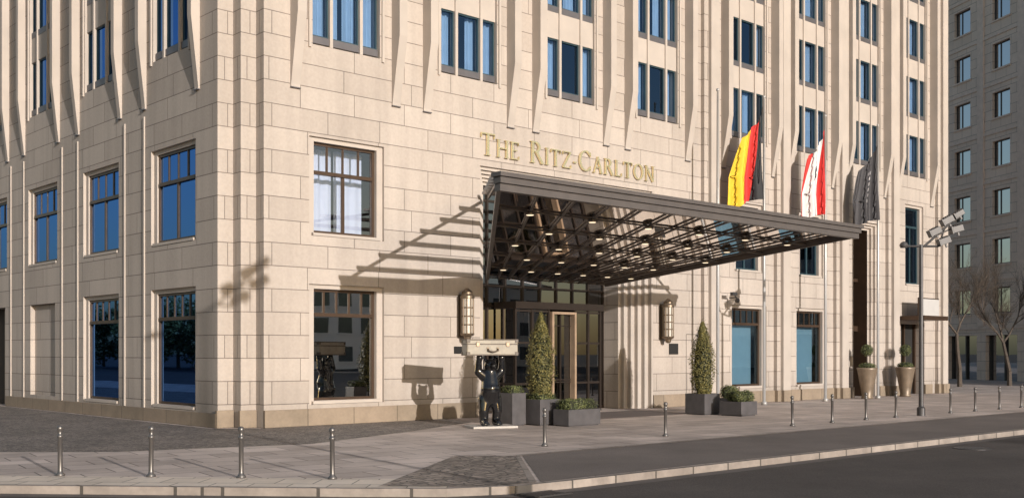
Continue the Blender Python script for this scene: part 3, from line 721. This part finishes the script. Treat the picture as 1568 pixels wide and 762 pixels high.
# ------------------------------------------------------------------ neighbouring building (right)
nb=empty('apartment_building',(0,0,0))
BX,BY=76.6,32.0; ea=R(61); EX,EY=math.cos(ea),math.sin(ea)
def RF(a,b,z): return (BX+EX*a+EY*b, BY+EY*a-EX*b, z)
GREYS=brickmat('pale_stone_cladding',(.78,.64,.53),(.72,.585,.48),(.40,.33,.27),1.5,.7,.02,stain=.1)
s2=MB(); f2=MB(); g2=MB(); h2=[]
for k in range(-6,12):
    c=2.3+4.4*k
    for r in range(9):
        zc=4.4+3.52*r+0
        a0,a1,z0,z1=c-.95,c+.95,zc+2.5-3.52+1.5,zc+2.5-3.52+3.35
        h2.append((a0,a1,z0,z1)); reveal(s2,RF,a0,a1,z0,z1,0,.3)
        f2.box(a0,a0+.08,.2,.28,z0,z1,0,RF); f2.box(a1-.08,a1,.2,.28,z0,z1,0,RF); f2.box(a0+.08,a1-.08,.2,.28,z1-.08,z1,0,RF); f2.box(a0+.08,a1-.08,.2,.28,z0,z0+.08,0,RF)
        f2.box(c-.04+.3,c+.04+.3,.21,.27,z0+.08,z1-.08,0,RF)
        g2.poly([RF(a0,.25,z0),RF(a1,.25,z0),RF(a1,.25,z1),RF(a0,.25,z1)])
        s2.box(a0-.12,a1+.12,-.08,.1,z0-.12,z0-.005,1,RF)
    h2.append((c-1.7,c+1.7,0.0,3.3)); reveal(s2,RF,c-1.7,c+1.7,0,3.3,0,.5,0,False); g2.poly([RF(c-1.7,.45,0),RF(c+1.7,.45,0),RF(c+1.7,.45,3.3),RF(c-1.7,.45,3.3)])
    for a in (c-1.65,c,c+1.65): f2.box(a-.05,a+.05,.3,.44,0,3.3,0,RF)
    s2.box(c+2.2-.35,c+2.2+.35,-.10,.02,3.96,35,1,RF)
wall(s2,RF,-26,52,0,36,h2)
for r in range(9): s2.box(-26,52,-.06,.02,3.75+3.52*r,3.95+3.52*r,1,RF)
s2.poly([RF(-26,0,0),RF(-26,30,0),RF(-26,30,36),RF(-26,0,36)]); s2.poly([RF(-26,0,36),RF(52,0,36),RF(52,30,36),RF(-26,30,36)])
GSTONEP=mat('pale_stone_trim',(.74,.60,.50),.8,var=.08)
s2.obj('stone_walls',[GREYS,GSTONEP],nb); f2.obj('window_frames',[DSTEEL],nb); g2.obj('window_panes',[glassmat('dark_window_glass',(.05,.05,.05),(.4,.42,.45),.02)],nb,recalc=False)
ibn=MB(); ibn.poly([RF(-26,1.2,0),RF(52,1.2,0),RF(52,1.2,36),RF(-26,1.2,36)]); ibn.obj('room_backs',[DARKIN],nb)

# ------------------------------------------------------------------ bare trees
def bare_tree(x,y,h,seed):
    rnd=random.Random(seed); m=MB()
    def br(p,d,l,r,dep):
        steps=3; 
        for i in range(steps):
            q=p+d*(l/steps); m.tube(p,q,r,r*.85,seg=5 if dep>1 else 7,cap=False); r*=.85; p=q
            d=(d+Vector((rnd.gauss(0,.1),rnd.gauss(0,.1),rnd.gauss(.04,.06)))).normalized()
            if dep>0 and i<steps-1 and dep<5:
                for _ in range(1 if dep<2 else 2):
                    dd=(d+Vector((rnd.uniform(-1,1),rnd.uniform(-1,1),rnd.uniform(-.1,.7)))*.9).normalized(); br(p,dd,l*.55,r*.6,dep+1)
        if dep<5:
            for _ in range(3):
                dd=(d+Vector((rnd.uniform(-1,1),rnd.uniform(-1,1),rnd.uniform(-.2,.6)))*.75).normalized(); br(p,dd,l*.72,r*.74,dep+1)
    br(Vector((0,0,0)),Vector((0,0,1)),h*.32,.15,0)
    o=m.obj('bare_tree',[BARK],None,recalc=False); o.location=(x,y,0)
bare_tree(62.5,29.8,9.8,3); bare_tree(66.5,28.6,8.4,8)

# ------------------------------------------------------------------ surroundings behind the camera (seen in reflections, one block shades the road)
ob=empty('offscreen_office_blocks',(0,0,0)); m=MB()
def blk(x0,x1,y0,y1,h,fl=3.4):
    m.box(x0,x1,y0,y1,0,h,0)
    n=int((x1-x0)/3.2)
    for r in range(int(h/fl)):
        z=1.0+r*fl
        for k in range(n):
            a=x0+(x1-x0)*(k+.5)/n; m.box(a-1.0,a+1.0,y1,y1+.04,z,z+1.9,1); m.box(a-1.15,a+1.15,y1,y1+.12,z-.2,z-.02,0)
blk(14,60,-78,-60,15.0); blk(66,110,-90,-62,14.5); blk(118,150,-60,-20,18)  # unseen blocks; the first is added, its height set to shade the road
m.obj('offscreen_block_bodies',[mat('pale_render',(.7,.66,.6),.8,var=.08,scale=.3),mat('office_window',(.03,.04,.05),.1,spec=.8)],ob)
def treemass(pts,h,name='distant_trees'):
    m=MB()
    for (x,y) in pts:
        hh=h*random.uniform(.8,1.2); m.tube((x,y,0),(x,y,hh*.6),.25,.12,6)
        for _ in range(9):
            cx,cy,cz=x+random.gauss(0,hh*.2),y+random.gauss(0,hh*.2),hh*random.uniform(.15,.9); rr=hh*random.uniform(.14,.26)
            def fn():
                v=Vector((random.gauss(0,1),random.gauss(0,1),random.gauss(0,1))).normalized(); w=v*rr*random.random()**.4; return (cx+w.x,cy+w.y,cz+w.z),v
            leaves(m,260,fn,.26,1)
    m.obj(name,[BARK,LEAF2],None,recalc=False)
treemass([(-42+random.uniform(-6,6),36+3.5*i) for i in range(34)],9)

# ------------------------------------------------------------------ light, sky, camera
sd=Vector((-.165,-1,.212)).normalized(); el=math.asin(sd.z)
w=bpy.data.worlds.new("World"); scene.world=w; w.use_nodes=True; nt=w.node_tree; bg=nt.nodes['Background']
sk=nt.nodes.new('ShaderNodeTexSky'); sk.sky_type='NISHITA'; sk.sun_disc=False; sk.sun_elevation=el; sk.sun_rotation=R(180+9.4); sk.altitude=50; sk.air_density=1; sk.dust_density=2.0
nt.links.new(sk.outputs[0],bg.inputs[0]); bg.inputs[1].default_value=.135
sun=bpy.data.lights.new('sun','SUN'); sun.energy=4.6; sun.angle=R(.4); sun.color=(1,.95,.905)
so=bpy.data.objects.new('sun',sun); scene.collection.objects.link(so); so.rotation_euler=sd.to_track_quat('Z','Y').to_euler(); so.location=(-10,-40,30)
cam=bpy.data.cameras.new('camera'); co=bpy.data.objects.new('camera',cam); scene.collection.objects.link(co)
co.location=(0,0,2.0); co.rotation_euler=(R(90),0,R(48.05-90)); cam.sensor_fit='HORIZONTAL'; cam.sensor_width=36; cam.lens=37.88; cam.shift_y=.1014; cam.clip_end=4000; cam.clip_start=.1
scene.camera=co
scene.view_settings.view_transform='Standard'; scene.view_settings.look='None'; scene.view_settings.exposure=0
